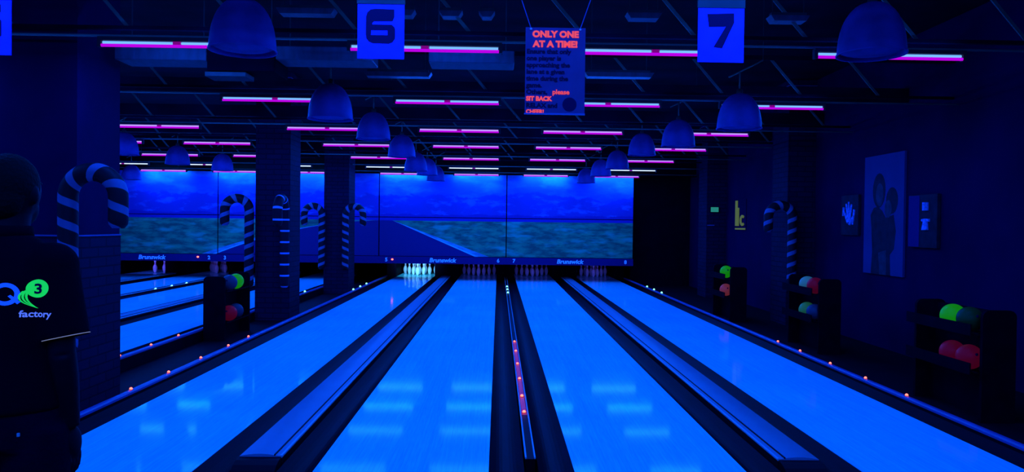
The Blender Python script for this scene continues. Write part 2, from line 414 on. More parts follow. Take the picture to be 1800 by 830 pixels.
def edge_cap(x, y0, y1, label, group=None):
    t = thing('lane_edge_capping', label, 'capping', (x, y0, 0), group)
    L_ = y1-y0
    MB().box(-0.035, 0.035, 0, L_, -0.115, 0.020).build('capping_base', 'blackgloss', t)
    pr = [(-0.032, 0.020), (-0.030, 0.036), (-0.018, 0.047), (0, 0.050), (0.018, 0.047), (0.030, 0.036), (0.032, 0.020)]
    MB().prism(pr, 0, L_, 'y').build('capping_top', 'cap', t, smooth=False)
    return t
CAPL = lanes[5]-0.22-0.035; CAPR = lanes[8]+LW+0.22+0.035; CAP4 = lanes[4]+LW+0.22+0.035
edge_cap(CAPL, 4.7, 21.0, 'blue rounded rail along the left side of the lane with lit pins')
edge_cap(CAPR, 4.7, 21.0, 'blue rounded rail along the right lane, next to the right walkway')
edge_cap(CAP4, 6.86, 21.0, 'blue rounded rail beyond the pillars, at the foot of the far left lanes')
def center_divider(x, label):
    t = thing('lane_divider', label, 'divider', (x, 4.7, 0))
    L_ = 16.3
    MB().box(-0.032, 0.032, 0, L_, -0.10, 0.016).build('divider_base', 'gutter', t)
    for s in (-1, 1): MB().sweep([(s*0.029, 0, 0.022), (s*0.029, L_, 0.022)], 0.0065, 8).build('edge_rail', 'hoodedge', t)
    return t
DIVX = (lanes[6]+LW+lanes[7])/2; DIV2 = DIVX+BANK
cd = center_divider(DIVX, 'narrow twin rail strip with red lights between the two centre lanes')
MB().box(-0.019, 0.019, 1.1, 4.75, 0.016, 0.0165).build('red_reflection_trail', 'redline', cd)  # reflected trail of the red marker lamps, put in as a dim glow
center_divider(DIV2, 'narrow strip with pale green lights between lanes in the far left bank')
def return_cover(x, label, flip):
    t = thing('ball_return_cover', label, 'ball return cover', (x, 4.62, 0))
    L_ = 16.2; wdt = 0.125
    top = [(-wdt+2*wdt*i/8, 0.050+0.014*math.sin(PI*i/8)) for i in range(9)]
    MB().prism(top+[(wdt, 0.03), (-wdt, 0.03)], 0.0, L_, 'y').build('cover_panel', 'hood', t)
    MB().box(-wdt-0.01, wdt+0.01, 0.0, L_, -0.115, 0.03).build('cover_body', 'blackgloss', t)
    s = flip
    MB().box(s*0.092-0.004, s*0.092+0.004, 0.0, L_, 0.05, 0.0615).build('seam_strip', 'blackgloss', t)
    MB().sweep([(s*0.130, 0, 0.046), (s*0.130, L_, 0.046)], 0.010, 8).build('edge_trim', 'hoodedge', t)
    # rounded nose dropping to the approach
    nose = MB()
    prof = []
    for i in range(7):
        a = PI/2*i/6
        prof.append((-0.20*math.sin(a), -0.10+0.145*math.cos(a)))
    n = nose
    pts0 = [(-wdt-0.008, y, z) for y, z in prof]+[(-wdt-0.008, 0, -0.10)]
    pts1 = [(wdt+0.008, y, z) for y, z in prof]+[(wdt+0.008, 0, -0.10)]
    m_ = len(pts0)
    n.add(pts0+pts1, [tuple(range(m_))[::-1], tuple(range(m_, 2*m_))]+[(i, (i+1) % m_, m_+(i+1) % m_, m_+i) for i in range(m_)])
    n.build('cover_nose', 'blackgloss', t)
    return t
R56 = (lanes[5]+LW+lanes[6])/2; R78 = (lanes[7]+LW+lanes[8])/2
return_cover(R56, 'flat blue track cover right of the lane with the lit pins', 1)
return_cover(R78, 'flat blue track cover left of the rightmost lane', -1)
return_cover(R56+BANK, 'flat blue track cover between the two farthest left lanes', 1)
return_cover(R78+BANK, 'flat blue track cover between the two far bank lanes nearest the pillars', 1)

# small marker lamps on the rails
ords = ['nearest', 'second nearest', 'third nearest', 'fourth nearest', 'fifth nearest', 'sixth nearest']
def lamp_mesh(m, k=1.0):
    t = thing('marker_lamp', '', 'marker light')
    MB().lathe([(0.001, 0.020*k), (0.009*k, 0.017*k), (0.013*k, 0.009*k), (0.014*k, 0.0), (0.001, 0.0)], n=10).build('lens', m, t, smooth=True)
    MB().lathe([(0.0135*k, 0.003), (0.0135*k+0.004, 0.003), (0.0135*k+0.004, 0.0), (0.0135*k, 0.0)], n=10, closed=True).build('bezel', 'blackgloss', t)
    return t
lr = lamp_mesh('led_red'); lg = lamp_mesh('led_green', 1.7); used = set()
def put_lamp(src, loc, label, group):
    if src not in used:
        used.add(src); src.location = loc; src['label'] = label; src['group'] = group
    else: copy_thing(src, loc, label, group)
redY = [6.42, 7.15, 7.92, 8.72, 9.42]
for x, z, nm in ((CAPL, 0.050, 'left rail'), (CAPR, 0.050, 'right rail'), (DIVX, 0.016, 'centre strip')):
    for i, y in enumerate(redY):
        put_lamp(lr, (x, y, z), 'red marker light on the %s, %s' % (nm, ords[i]), 'red marker lights on the '+nm)
    for i, y in enumerate((16.2, 17.0, 17.8)):
        put_lamp(lg, (x, y, z), 'pale green marker light on the far end of the %s, %s of three' % (nm, ords[i]), 'green marker lights on the '+nm)
put_lamp(lr, (DIVX, 5.87, 0.016), 'dim red marker light at the near end of the centre strip', 'red marker lights on the centre strip')
for i, y in enumerate((8.0, 8.72, 9.46)):
    put_lamp(lr, (CAP4, y, 0.05), 'red marker light on the rail beyond the brick pillar, %s' % ords[i], 'red marker lights beyond the brick pillar')
for i, y in enumerate((16.2, 17.0, 17.8)):
    put_lamp(lg, (DIV2, y, 0.016), 'pale green marker light between the far left lanes, %s of three' % ords[i], 'green marker lights between the far left lanes')
for i, y in enumerate((14.4, 13.4)):
    put_lamp(lg, (CAP4, y+1.2, 0.05), 'pale green marker light seen between the two far pillars, %s' % ('farther', 'nearer')[i], 'green marker lights between the far pillars')

# ------------------------------------------------------------------ pins
def make_pin():
    t = thing('bowling_pin', '', 'bowling pin')
    s = 0.381/15.0
    prof = [(0.0, 0.0), (1.01, 0.0), (1.14, 0.2), (1.41, 0.75), (1.95, 2.25), (2.30, 3.9), (2.37, 4.6), (2.28, 5.9), (1.87, 7.25), (1.24, 8.6), (0.98, 9.4), (0.90, 10.0), (0.94, 10.9), (1.10, 12.0), (1.27, 13.2), (1.27, 13.7), (1.10, 14.3), (0.75, 14.75), (0.35, 14.96), (0.0, 15.0)]
    MB().lathe([(r*s, z*s) for r, z in prof], n=16).build('pin_body', 'pin', t, smooth=True)
    for z in (9.0, 10.3):
        rr = 1.08 if z < 9.5 else 0.95
        MB().lathe([(rr*s, z*s), (rr*s+0.0012, (z+0.1)*s), ((rr-0.06)*s+0.0012, (z+0.5)*s), ((rr-0.1)*s, (z+0.6)*s)], n=16).build('neck_band', 'pinred', t, smooth=True)
    return t
pin = make_pin(); pin_used = False
HEADY = 21.8
pos = [(0, 0, 'front pin'), (-1, 1, 'left second row pin'), (1, 1, 'right second row pin'), (-2, 2, 'left third row pin'), (0, 2, 'middle third row pin'), (2, 2, 'right third row pin'),
       (-3, 3, 'leftmost back row pin'), (-1, 3, 'inner left back row pin'), (1, 3, 'inner right back row pin'), (3, 3, 'rightmost back row pin')]
racks = {5: 'brightly lit rack', 6: 'dim rack left of the centre strip', 7: 'dim rack right of the centre strip', 8: 'dim rightmost rack', 2: 'dim rack beyond the pillars', 1: 'broken far left rack'}
for k, nm in racks.items():
    cx = lanes[k]+LW/2
    for i, (a, r, lab) in enumerate(pos):
        if k == 1 and i not in (0, 2, 5, 8): continue
        loc = (cx+a*0.1524, HEADY+r*0.264, 0.0); label = 'white %s of the %s' % (lab, nm); grp = 'pins of the '+nm
        if not pin_used: pin.location = loc; pin['label'] = label; pin['group'] = grp; pin_used = True
        else: copy_thing(pin, loc, label, grp)
# kickback walls between the pin decks
kb = [(lanes[k]+LW+0.001, lanes[k+1]-0.001, w_) for k, w_ in ((5, 'right of the lit rack'), (6, 'between the two centre racks'), (7, 'left of the rightmost rack'), (1, 'between the two farthest left racks'), (2, 'right of the far bank dim rack'))]
kb += [(lanes[8]+LW+0.001, lanes[8]+LW+0.30, 'right of the rightmost rack'), (lanes[5]-0.30, lanes[5]-0.001, 'left of the lit rack'), (lanes[4]+LW+.001, lanes[4]+LW+.3, 'left of the aisle behind the far pillar')]
for x0, x1, lab in kb:
    MBk = MB().box(x0+0.02, x1-0.02, 21.22, 23.3, -0.115, 0.9)
    tag(MBk.build('kickback_wall', 'black', loc=(0, 0, 0)), 'black upright partition of the pin deck, '+lab, 'partition')
tag(MB().box(lanes[5]-0.3, lanes[8]+LW+0.3, 23.35, 23.45, -0.115, 1.2).build('pit_curtain', 'black'), 'black curtain hanging behind the pins of the near lanes', 'curtain')
def pin_light(x, y, z, sx, sy, watt, col, rot=(0, 0, 0)):
    d = bpy.data.lights.new('pin_light', 'AREA'); d.spread = math.radians(75); d.shape = 'RECTANGLE'; d.size = sx; d.size_y = sy; d.energy = watt; d.color = col
    o = bpy.data.objects.new('pin_light', d); C.objects.link(o); o.location = (x, y, z); o.rotation_euler = rot; return o
pin_light(lanes[5]+LW/2, 20.4, 0.58, 0.9, 0.08, 15, (0.14, 0.50, 1.0), (math.radians(80), 0, 0))
for k in (6, 7, 8, 2, 1): pin_light(lanes[k]+LW/2, 20.4, 0.58, 0.9, 0.08, 1.2 if k != 1 else 5, (0.10, 0.08, 1.0), (math.radians(80), 0, 0))

# ------------------------------------------------------------------ mural panels above the pins
edge = [-10.90, -7.46, -4.06, -3.19, 0.21, 3.62]
labs = ['far left', 'left, beyond the brick pillars,', 'narrow', 'centre left road', 'right scrubland']
numr = {0: (1, 2), 1: (3, 4), 3: (5, 6), 4: (7, 8)}
nlab = ['farthest left, all scrubland', 'seen between pillars, with road bend', 'narrow one behind the far pillar', 'with the road right of the far pillar', 'rightmost one with scrubland and mountains']
for i in range(5):
    x0, x1 = edge[i], edge[i+1]
    t = thing('masking_unit', 'landscape mural panels above the pins, %s' % nlab[i], 'mural panel', (x0, SCREEN_Y, 0.45), 'landscape panel walls over the pins')
    W_ = x1-x0; g_ = 0.014
    MB().box(g_, W_-g_, 0, 0.03, 1.245, 2.39).build('upper_panel', 'mural', t)
    MB().box(g_, W_-g_, 0, 0.03, 0.20, 1.225).build('lower_panel', 'mural', t)
    MB().box(0, W_, 0.031, 0.08, 0.0, 2.41).build('panel_frame', 'black', t)
    bar = MB().box(0, W_, -0.05, 0.03, 0.0, 0.185).build('bottom_bar', 'panelblue', t, bevel=0.004)
    if i in numr:
        n1, n2 = numr[i]
        text_obj(str(n1), 0.135, 'brandtext', 'lane_numeral', bar, (0.21, -0.052, 0.055), bold=0.004, align='CENTER')
        text_obj(str(n2), 0.135, 'brandtext', 'lane_numeral', bar, (W_-0.21, -0.052, 0.055), bold=0.004, align='CENTER')
        text_obj('Brunswick', 0.155, 'brandtext', 'brand_lettering', bar, (W_/2, -0.052, 0.045), bold=0.005, align='CENTER', shear=0.2, sx=1.08)
tag(MB().ellip((0, 0, 0), (0.03, 0.012, 0.022), 12, 8).build('indicator_lamp', 'led_red', loc=(-2.82, SCREEN_Y-0.058, 0.555)), 'small red light beside the numeral 5 on the bar', 'indicator light', 'red indicator lights on the bar')
tag(MB().ellip((0, 0, 0), (0.03, 0.012, 0.022), 12, 8).build('indicator_lamp', 'led_red', loc=(-7.96, SCREEN_Y-0.058, 0.565)), 'small red light beside the numeral 2 on the bar', 'indicator light', 'red indicator lights on the bar')
struct(MB().box(3.66, 5.3, SCREEN_Y+0.6, SCREEN_Y+0.7, -0.12, 4.0).build('door_1', 'black'), 'black service opening right of the mural panels')

# ------------------------------------------------------------------ pillars
def pillar(x0, x1, y0, y1, label, brick_to=1.38):
    t = thing('brick_pillar', label, 'pillar', ((x0+x1)/2, (y0+y1)/2, -0.12))
    a, b2 = (x1-x0)/2, (y1-y0)/2
    MB().box(-a, a, -b2, b2, 0, brick_to+0.12).build('brick_base', 'brick', t)
    MB().box(-a+0.008, a-0.008, -b2+0.008, b2-0.008, brick_to+0.12, 4.12).build('pillar_shaft', 'plaster' if brick_to < 2 else 'brick', t)
    MB().box(-a-0.004, a+0.004, -b2-0.004, b2+0.004, brick_to+0.112, brick_to+0.124).build('ledge_strip', 'cap', t)
    return t
pillar(-4.20, -3.45, 6.12, 6.82, 'large dark pillar at the left behind the standing person')
pillar(-4.02, -3.45, 12.3, 12.92, 'middle dark pillar in the aisle with a striped cane on each side', 3.9)
pillar(-4.02, -3.45, 17.1, 17.8, 'far narrow pillar in the aisle nearest the mural', 3.9)
pillar(4.83, 5.298, 12.3, 13.0, 'dark pillar against the right wall behind the striped cane', 3.9)
pillar(4.83, 5.298, 17.1, 17.8, 'far dark pillar against the right wall with the green sign', 3.9)

# ------------------------------------------------------------------ candy canes
def cane(x, y, side, label, axis='x', bottom=0.44, m='stripe', wrap=1.0):
    """leg at x, hook to side (+1 right, -1 left)"""
    R = 0.075; H = 0.20; ztop = 1.97-R; zc = ztop-H
    pts = []
    nleg = 40
    for i in range(nleg): pts.append((0.0, bottom+(zc-bottom)*i/nleg))
    for i in range(25):
        a = PI-PI*i/24; pts.append((H+H*math.cos(a), zc+H*math.sin(a)))
    for i in range(1, 9): pts.append((2*H, zc-(0.25)*i/8))
    t = thing('candy_cane', label, 'candy cane decoration', (x, y, bottom), 'striped candy canes on the pillars')
    n = 20; vs = []; uvs = []; fs = []; acc = 0.0
    P3 = []
    for a, z in pts:
        if axis == 'x': P3.append(Vector((side*a, 0, z-bottom)))
        else: P3.append(Vector((0, side*a, z-bottom)))
    nrm = Vector((0, 1, 0)) if axis == 'x' else Vector((1, 0, 0))
    lens = [0.0]
    for i in range(1, len(P3)): lens.append(lens[-1]+(P3[i]-P3[i-1]).length)
    N = len(P3)
    for i, p in enumerate(P3):
        tg = (P3[min(i+1, N-1)]-P3[max(i-1, 0)]).normalized(); bi = tg.cross(nrm).normalized()
        e = 1.0
        if i == 0 or i == N-1: e = 0.6
        if i == 1 or i == N-2: e = 0.93
        for k in range(n):
            th = 2*PI*k/n
            vs.append(p+(nrm*math.cos(th)+bi*math.sin(th))*R*e)
    me = bpy.data.meshes.new('cane_tube')
    for i in range(N-1):
        for k in range(n): fs.append((i*n+k, i*n+(k+1) % n, (i+1)*n+(k+1) % n, (i+1)*n+k))
    fs.append(tuple(range(n))[::-1]); fs.append(tuple((N-1)*n+k for k in range(n)))
    me.from_pydata([tuple(v) for v in vs], [], fs)
    uvl = me.uv_layers.new(name='wrap')
    pitch_ = 0.183
    for pi_, poly in enumerate(me.polygons):
        for q, li in enumerate(poly.loop_indices):
            vi = me.loops[li].vertex_index; i = vi//n; k = vi % n
            kk = k
            if pi_ < (N-1)*n and (pi_ % n) == n-1 and k == 0: kk = n
            uvl.data[li].uv = (lens[i]/pitch_, kk/n*(1 if side > 0 else -1)*wrap)
        poly.use_smooth = pi_ < (N-1)*n
    me.materials.append(K[m])
    o = bpy.data.objects.new('cane_tube', me); C.objects.link(o); o.parent = t
    for zz in (0.35, 1.0):
        MB().box(-0.02, 0.02, 0.06, 0.125, zz, zz+0.03).build('mounting_bracket', 'black', t)
    return t
cane(-3.455, 6.0, 1, 'large striped cane on the near pillar behind the person')
cane(-4.08, 12.18, -1, 'striped cane at the left edge of the middle pillar, hook turned left')
cane(-3.50, 12.18, -1, 'striped cane at the right edge of the middle pillar seen edge-on as short pale bars', axis='y', m='bars', wrap=0.0)
cane(-4.04, 16.98, -1, 'striped cane at the left edge of the far pillar, hook turned left')
cane(-3.50, 16.98, 1, 'striped cane at the right edge of the far pillar, hook turned right')
cane(4.87, 12.18, -1, 'dim striped cane on the right wall pillar, hook turned left')

# ------------------------------------------------------------------ ultraviolet tube lights
rowsY = [-4.2, -1.8, 0.7, 3.0, 5.90, 8.45, 11.0, 13.25, 15.7, 17.5, 19.6]  # rows over and behind the viewer are unseen, added to light the hanging signs
rowsZ = [2.9]*9+[2.83, 2.83]
slots = [(-3.15, -1.95, 'left'), (-1.22, 0.02, 'centre left'), (0.62, 1.85, 'centre right'), (2.50, 3.74, 'right')]
lslots = [(-5.60, -4.42, 'second bank right'), (-7.52, -6.32, 'second bank middle'), (-9.40, -8.22, 'second bank left')]
rown = {4: 'nearest', 5: 'second', 6: 'third', 7: 'fourth', 8: 'fifth', 9: 'sixth', 10: 'last'}
def make_tube_light(kind):
    t = thing('ultraviolet_tube_light', '', 'tube light')
    up_m, lo_m = {'uv': ('uv_cyan', 'uv_violet'), 'lilac': ('uv_lilac', 'uv_violet'), 'white': ('uv_white', 'uv_white'), 'last': ('uv_lilac', 'uv_violet')}[kind]
    H = 0.61
    MB().box(-H, H, -0.03, 0.03, 0.020, 0.05).build('batten', 'steeldark', t)
    m1 = MB()
    MB().sweep([(-H+0.03, 0, 0.008), (-0.035, 0, 0.008)], 0.011, 8).build('upper_glow_strip', up_m, t, smooth=True)  # lit reflector put in as a glowing strip; in the white row, the tube
    MB().sweep([(0.035, 0, 0.008), (H-0.03, 0, 0.008)], 0.011, 8).build('upper_glow_strip', up_m, t, smooth=True)
    if kind != 'white':
        MB().sweep([(-H+0.02, -0.012, -0.016), (H-0.02, -0.012, -0.016)], 0.0125, 8).build('lower_tube', lo_m, t, smooth=True)
    for s in (-1, 1): MB().box(s*(H-0.01)-0.014, s*(H-0.01)+0.014, -0.025, 0.025, -0.03, 0.035).build('end_socket', 'steeldark', t, bevel=0.003)
    MB().box(-0.03, 0.03, -0.016, 0.016, -0.004, 0.022).build('centre_clip', 'clipglow', t, bevel=0.003)  # the clip is no lamp; the tubes' magenta light on it is emission
    d = bpy.data.lights.new('tube_glow', 'AREA'); d.shape = 'RECTANGLE'; d.size = 1.16; d.size_y = 0.11
    d.color = BLACKLIGHT; d.energy = TUBE_WATT
    if kind == 'white': d.color = (0.0, 0.14, 1.0)
    lo = bpy.data.objects.new('tube_glow', d); C.objects.link(lo); lo.parent = t; lo.location = (0, 0, -0.032)
    for sgn in (-1, 1):                 # the tubes also throw light forwards and backwards
        e = bpy.data.lights.new('tube_glow', 'AREA'); e.shape = 'RECTANGLE'; e.size = 1.16; e.size_y = 0.05
        e.color = BLACKLIGHT; e.energy = SIDE_WATT
        if kind == 'last' and sgn > 0: e.color = (0.0, 0.70, 1.0); e.energy = SIDE_WATT*0.5
        le = bpy.data.objects.new('tube_glow', e); C.objects.link(le); le.parent = t; le.location = (0, sgn*0.034, 0.0)
        le.rotation_euler = (sgn*PI/2, 0, 0)
    return t
protos = {}
for i, (y, z) in enumerate(zip(rowsY, rowsZ)):
    kind = 'white' if i == 9 else ('last' if i == 10 else ('uv' if i in (0, 1, 2, 3, 4, 5) else 'lilac'))
    for x0, x1, nm in slots+lslots:
        if y < -4 and x0 < -4: continue
        if i in rown: label = 'glowing violet tube light, %s, %s row' % ({'left': 'right of the pillars', 'centre left': 'centre left', 'centre right': 'centre right', 'right': 'rightmost', 'second bank right': 'just left of the pillars', 'second bank middle': 'middle beyond the pillars', 'second bank left': 'farthest left beyond the pillars'}[nm], rown[i])
        else: label = 'added unseen tube light above and behind the viewer, %s, %s row' % (nm, ('rearmost', 'second rearmost', 'third rearmost', 'overhead')[i])
        if i == 9: label = label.replace('violet', 'white')
        loc = ((x0+x1)/2, y, z)
        grp = 'ultraviolet tube lights under the ceiling'
        if kind not in protos:
            t = make_tube_light(kind); t.location = loc; t['label'] = label; t['group'] = grp; protos[kind] = t
        else: copy_thing(protos[kind], loc, label, grp)
    if i >= 3:
        seg = [(-11.9, 5.28)]
        for x0, x1 in seg:
            p = MB().sweep([(x0, y+0.0, z+0.062), (x1, y+0.0, z+0.062)], 0.011, 8).build('light_rail', 'rail', smooth=True)
            tag(p, 'thin horizontal rail carrying the %s row of tube lights' % rown.get(i, 'overhead'), 'rail', 'rails carrying the tube lights')

# ------------------------------------------------------------------ bell lamp shades
def make_shade():
    t = thing('pendant_lamp', '', 'pendant lamp')
    R = 0.235
    def dome(R_, H_, z): return R_*max(0.0, 1-(z/H_)**2.5)**(1/2.3)*(1.0-0.05*z/H_)
    outer = [(0.018, 0.385)]+[(dome(0.236, 0.385, 0.385*q), 0.385*q) for q in (0.985, 0.95, 0.90, 0.82, 0.72, 0.6, 0.45, 0.3, 0.15, 0.05)]+[(0.243, 0.008), (0.243, 0.0), (0.232, 0.0)]
    inner = [(dome(0.226, 0.373, 0.373*q), 0.373*q) for q in (0.05, 0.15, 0.3, 0.45, 0.6, 0.72, 0.82, 0.90, 0.95, 0.985)]+[(0.018, 0.373)]
    prof = outer+inner
    MB().lathe(prof, n=36).build('lamp_shade', 'shade', t, smooth=True)
    MB().lathe([(0.0, 0.004), (0.10, 0.008), (0.18, 0.018), (0.222, 0.034), (0.218, 0.040), (0.17, 0.026), (0.0, 0.012)], n=36).build('diffuser', 'shade', t, smooth=True)
    MB().lathe([(0.0, 0.36), (0.03, 0.36), (0.034, 0.39), (0.03, 0.43), (0.0, 0.435)], n=16).build('lamp_cap', 'steeldark', t, smooth=True)
    MB().sweep([(0, 0, 0.42), (0, 0, 0.62)], 0.009, 8).build('stem', 'steel', t, smooth=True)
    MB().sweep([(0, 0, 0.62), (-0.12, 0, 0.56)], 0.008, 8).add([], []).sweep([(0, 0, 0.62), (0.25, 0, 0.75)], 0.008, 8).build('hanger_arm', 'steel', t, smooth=True)
    MB().sweep([(0.25, 0, 0.75), (0.25, 0, 1.42)], 0.004, 6).build('suspension_wire', 'steeldark', t)
    return t
dl = [(-1.88, 5.45, 2.755), (-1.82, 8.0, 2.621), (-1.79, 10.55, 2.703), (-1.69, 12.85, 2.665), (-1.72, 15.3, 2.60), (-1.65, 17.0, 2.63), (-1.63, 19.1, 2.624)]
dr = [(2.72, 5.4, 2.79), (2.597, 8.0, 2.582), (2.542, 10.5, 2.654), (2.476, 12.85, 2.75), (2.444, 15.3, 2.70), (2.337, 17.0, 2.66), (2.245, 19.1, 2.617)]
dq = [(-6.594, 15.3, 2.67), (-6.31, 17.0, 2.67), (-6.451, 12.85, 2.638), (-9.4, 19.1, 2.55)]
nth = ['nearest and largest', 'second nearest', 'third nearest', 'fourth nearest', 'fifth nearest', 'second farthest', 'farthest and smallest']
sh = make_shade(); first = True
for lst, nm in ((dl, 'left receding line'), (dr, 'right receding line')):
    for i, p in enumerate(lst):
        label = 'frosted blue bell lamp shade, %s in the %s' % (nth[i], nm); grp = 'bell lamp shades in the '+nm
        if first: sh.location = p; sh['label'] = label; sh['group'] = grp; first = False
        else: copy_thing(sh, p, label, grp)
for p, lab in zip(dq, ('frosted bell lamp shade seen between the pillars, the larger left one', 'frosted bell lamp shade seen between the pillars, the smaller right one', 'bell lamp shade half hidden behind the near pillar edge', 'tiny far bell lamp shade beside the near pillar edge')):
    copy_thing(sh, p, lab, 'bell lamp shades beyond the pillars')

# ------------------------------------------------------------------ trusses, ducts and battens under the ceiling
tn = {4: 'nearest', 5: 'second', 6: 'third', 7: 'fourth', 8: 'fifth', 9: 'sixth'}
for i in range(3, 10):
    y = rowsY[i]+0.12
    t = thing('roof_truss', 'dark lattice roof truss across the ceiling, %s one' % tn.get(i, 'overhead'), 'truss', (0, y, 3.04), 'lattice trusses under the ceiling')
    MB().box(-11.9, 5.29, -0.02, 0.02, 0.0, 0.03).build('bottom_chord', 'ceiling', t)
    MB().box(-11.9, 5.29, -0.03, 0.03, 0.42, 0.47).build('top_chord', 'ceiling', t)
    x = -5.2 if i < 6 else -11.0; k = 0
    off = {4: 0.03, 5: 0.12}.get(i, 0.0)
    while x < 4.8:
        xx = x+off
        MB().add([], []).prism([(xx-0.018, 0.42), (xx+0.018, 0.42), (xx+0.34+0.018, 0.03), (xx+0.34-0.018, 0.03)], -0.006, 0.006, 'y').build('web_bar', 'steel', t)
        x += 0.915; k += 1
def duct(x0, x1, hh, z, label):
    t = thing('ventilation_duct', label, 'duct', ((x0+x1)/2, 6.55, z), 'duct sections behind the nearest tubes')
    a = (x1-x0)/2
    MB().box(-a, a, -0.15, 0.15, -hh, hh).build('duct_body', 'duct', t, bevel=0.01)
    for s in (-1, 1):
        MB().sweep([(s*a*0.8, 0, hh), (s*a*0.8, 0, 4.0-z)], 0.006, 6).build('hanging_rod', 'steeldark', t)
duct(-3.30, -2.52, 0.055, 2.94, 'ribbed blue lit duct section left of the large lamp shade')
duct(-1.93, -1.10, 0.06, 2.965, 'dim duct section left of the number 6 sign')
duct(-0.62, 0.12, 0.055, 2.96, 'dim duct section between the number 6 sign and the hanging notice')
t = thing('ceiling_unit', 'dark box shaped ceiling unit behind the large left lamp shade', 'ceiling unit', (-2.225, 6.6, 2.80))
MB().box(-0.29, 0.29, -0.2, 0.2, 0.0, 0.20).build('unit_body', 'black', t, bevel=0.01)
for s in (-1, 1): MB().sweep([(s*0.2, 0, 0.2), (s*0.2, 0, 1.2)], 0.006, 6).build('hanging_rod', 'steeldark', t)
MB().box(-0.30, 0.05, -0.22, 0.0, -0.05, -0.01).build('unit_lip', 'steeldark', t, bevel=0.005)
def batten(x0, x1, y, z, label, m='duct'):
    t = thing('unlit_ceiling_light', label, 'ceiling light', ((x0+x1)/2, y, z), 'unlit ceiling lights')
    a = (x1-x0)/2
    MB().prism([(-a, 0.0), (-a+0.03, -0.045), (a-0.03, -0.045), (a, 0.0)], -0.06, 0.06, 'y').build('reflector', m, t)
    MB().box(-a*0.9, a*0.9, -0.03, 0.03, 0.0, 0.03).build('housing', 'steeldark', t)
    for s in (-1, 1): MB().sweep([(s*a*0.8, 0, 0.03), (s*a*0.8, 0, 3.98-z)], 0.004, 6).build('suspension_wire', 'steeldark', t)
batten(-1.37, -0.69, 7.5, 3.03, 'unlit tapered ceiling light below and right of the number 6 sign')
batten(0.85, 1.55, 7.5, 3.06, 'unlit tapered ceiling light right of the hanging notice')
batten(-1.80, -1.33, 6.02, 3.225, 'dim ceiling light right of the large left lamp shade, top edge')
batten(-0.50, -0.31, 6.02, 3.225, 'short dim ceiling light at the top, right of the number 6 sign')
batten(-0.18, -0.05, 6.02, 3.225, 'shortest dim ceiling light at the top, left of the notice')
batten(-0.90, -0.69, 6.02, 3.225, 'dim ceiling light partly behind the number 6 sign')
batten(1.015, 1.30, 6.02, 3.235, 'dim ceiling light between the notice and the number 7 sign')
batten(2.18, 2.50, 6.02, 3.235, 'dim ceiling light right of the number 7 sign')
for i, (y, z) in enumerate(((9.6, 3.25), (12.1, 3.3), (14.4, 3.3))):
    tag(MB().box(-11.9, 5.29, -0.09, 0.09, -0.09, 0.09).build('cable_tray', 'ceiling', loc=(0, y, z)), 'dark tray running across the ceiling behind the %s row of tubes' % ('second', 'third', 'fourth')[i], 'cable tray', 'cable trays across the ceiling')

# ------------------------------------------------------------------ number signs
def rrect(x0, x1, z0, z1, r, n=5, corners='1111'):
    pts = []
    for ci, (cx, cz, a0) in enumerate(((x1-r, z0+r, -PI/2), (x1-r, z1-r, 0), (x0+r, z1-r, PI/2), (x0+r, z0+r, PI))):
        if corners[ci] == '0': pts.append(((x1, z0), (x1, z1), (x0, z1), (x0, z0))[ci]); continue
        for i in range(n+1):
            a = a0+PI/2*i/n; pts.append((cx+r*math.cos(a), cz+r*math.sin(a)))
    return pts
def sign(cx, label, glyph, z0):
    t = thing('lane_number_sign', label, 'number sign', (cx, 3.55, z0), 'lane number signs')
    W_, H_ = 0.222, 0.268
    MB().box(-W_/2, W_/2, 0, 0.006, 0, H_).build('sign_card', 'paper', t)
    MB().box(-W_/2-0.003, W_/2+0.003, -0.004, 0.010, H_-0.008, H_+0.05).build('hanging_clamp', 'steeldark', t)
    for s in (-1, 1): MB().sweep([(s*0.09, 0.003, H_+0.04), (s*0.09, 0.003, 4.0-z0)], 0.0025, 6).build('hanging_wire', 'steeldark', t)
    g = MB(); U = W_/306.0
    def P(x, y): return ((x-268)*U*1.0, (392-y)*U)      # 6 and 5 drawn in the card's own grid
    e = -0.0015
    if glyph == '6':
        g.prism([P(232, 65), P(355, 68), P(355, 118), P(345, 145), P(222, 147), P(212, 158), P(212, 168), P(170, 168), P(170, 120), P(178, 90), P(200, 70)], e, 0, 'y')
        g.prism([P(170, 168), P(212, 168), P(340, 168), P(358, 185), P(362, 205), P(312, 205), P(205, 205), P(170, 205)], e, 0, 'y')
        g.prism([P(170, 205), P(205, 205), P(203, 237), P(170, 237)], e, 0, 'y')
        g.prism([P(312, 205), P(362, 205), P(362, 237), P(312, 237)], e, 0, 'y')
        g.prism([P(170, 237), P(362, 237), P(360, 260), P(345, 283), P(320, 292), P(215, 290), P(190, 280), P(175, 262)], e, 0, 'y')
    elif glyph == '7':
        o_ = 857.0
        def P7(x, y): return ((x-o_)*W_/309.0, (415-y)*W_/309.0)
        g.prism([P7(763, 95), P7(942, 88), P7(944, 150), P7(888, 177), P7(775, 180)], e, 0, 'y')
        g.prism([P7(888, 177), P7(944, 150), P7(865, 322), P7(808, 314)], e, 0, 'y')
    else:
        g.prism([P(175, 65), P(355, 65), P(355, 115), P(225, 115), P(225, 145), P(175, 175)], e, 0, 'y')
        g.prism([P(175, 175), P(225, 145), P(335, 145), P(360, 170), P(310, 190), P(175, 190)], e, 0, 'y')
        g.prism([P(310, 190), P(360, 170), P(360, 265), P(335, 290), P(310, 245)], e, 0, 'y')
        g.prism([P(175, 245), P(310, 245), P(335, 290), P(175, 290)], e, 0, 'y')
    g.build('numeral', 'ink', t)
sign(-0.572, 'blue hanging card with a dark numeral 6', '6', 2.295)
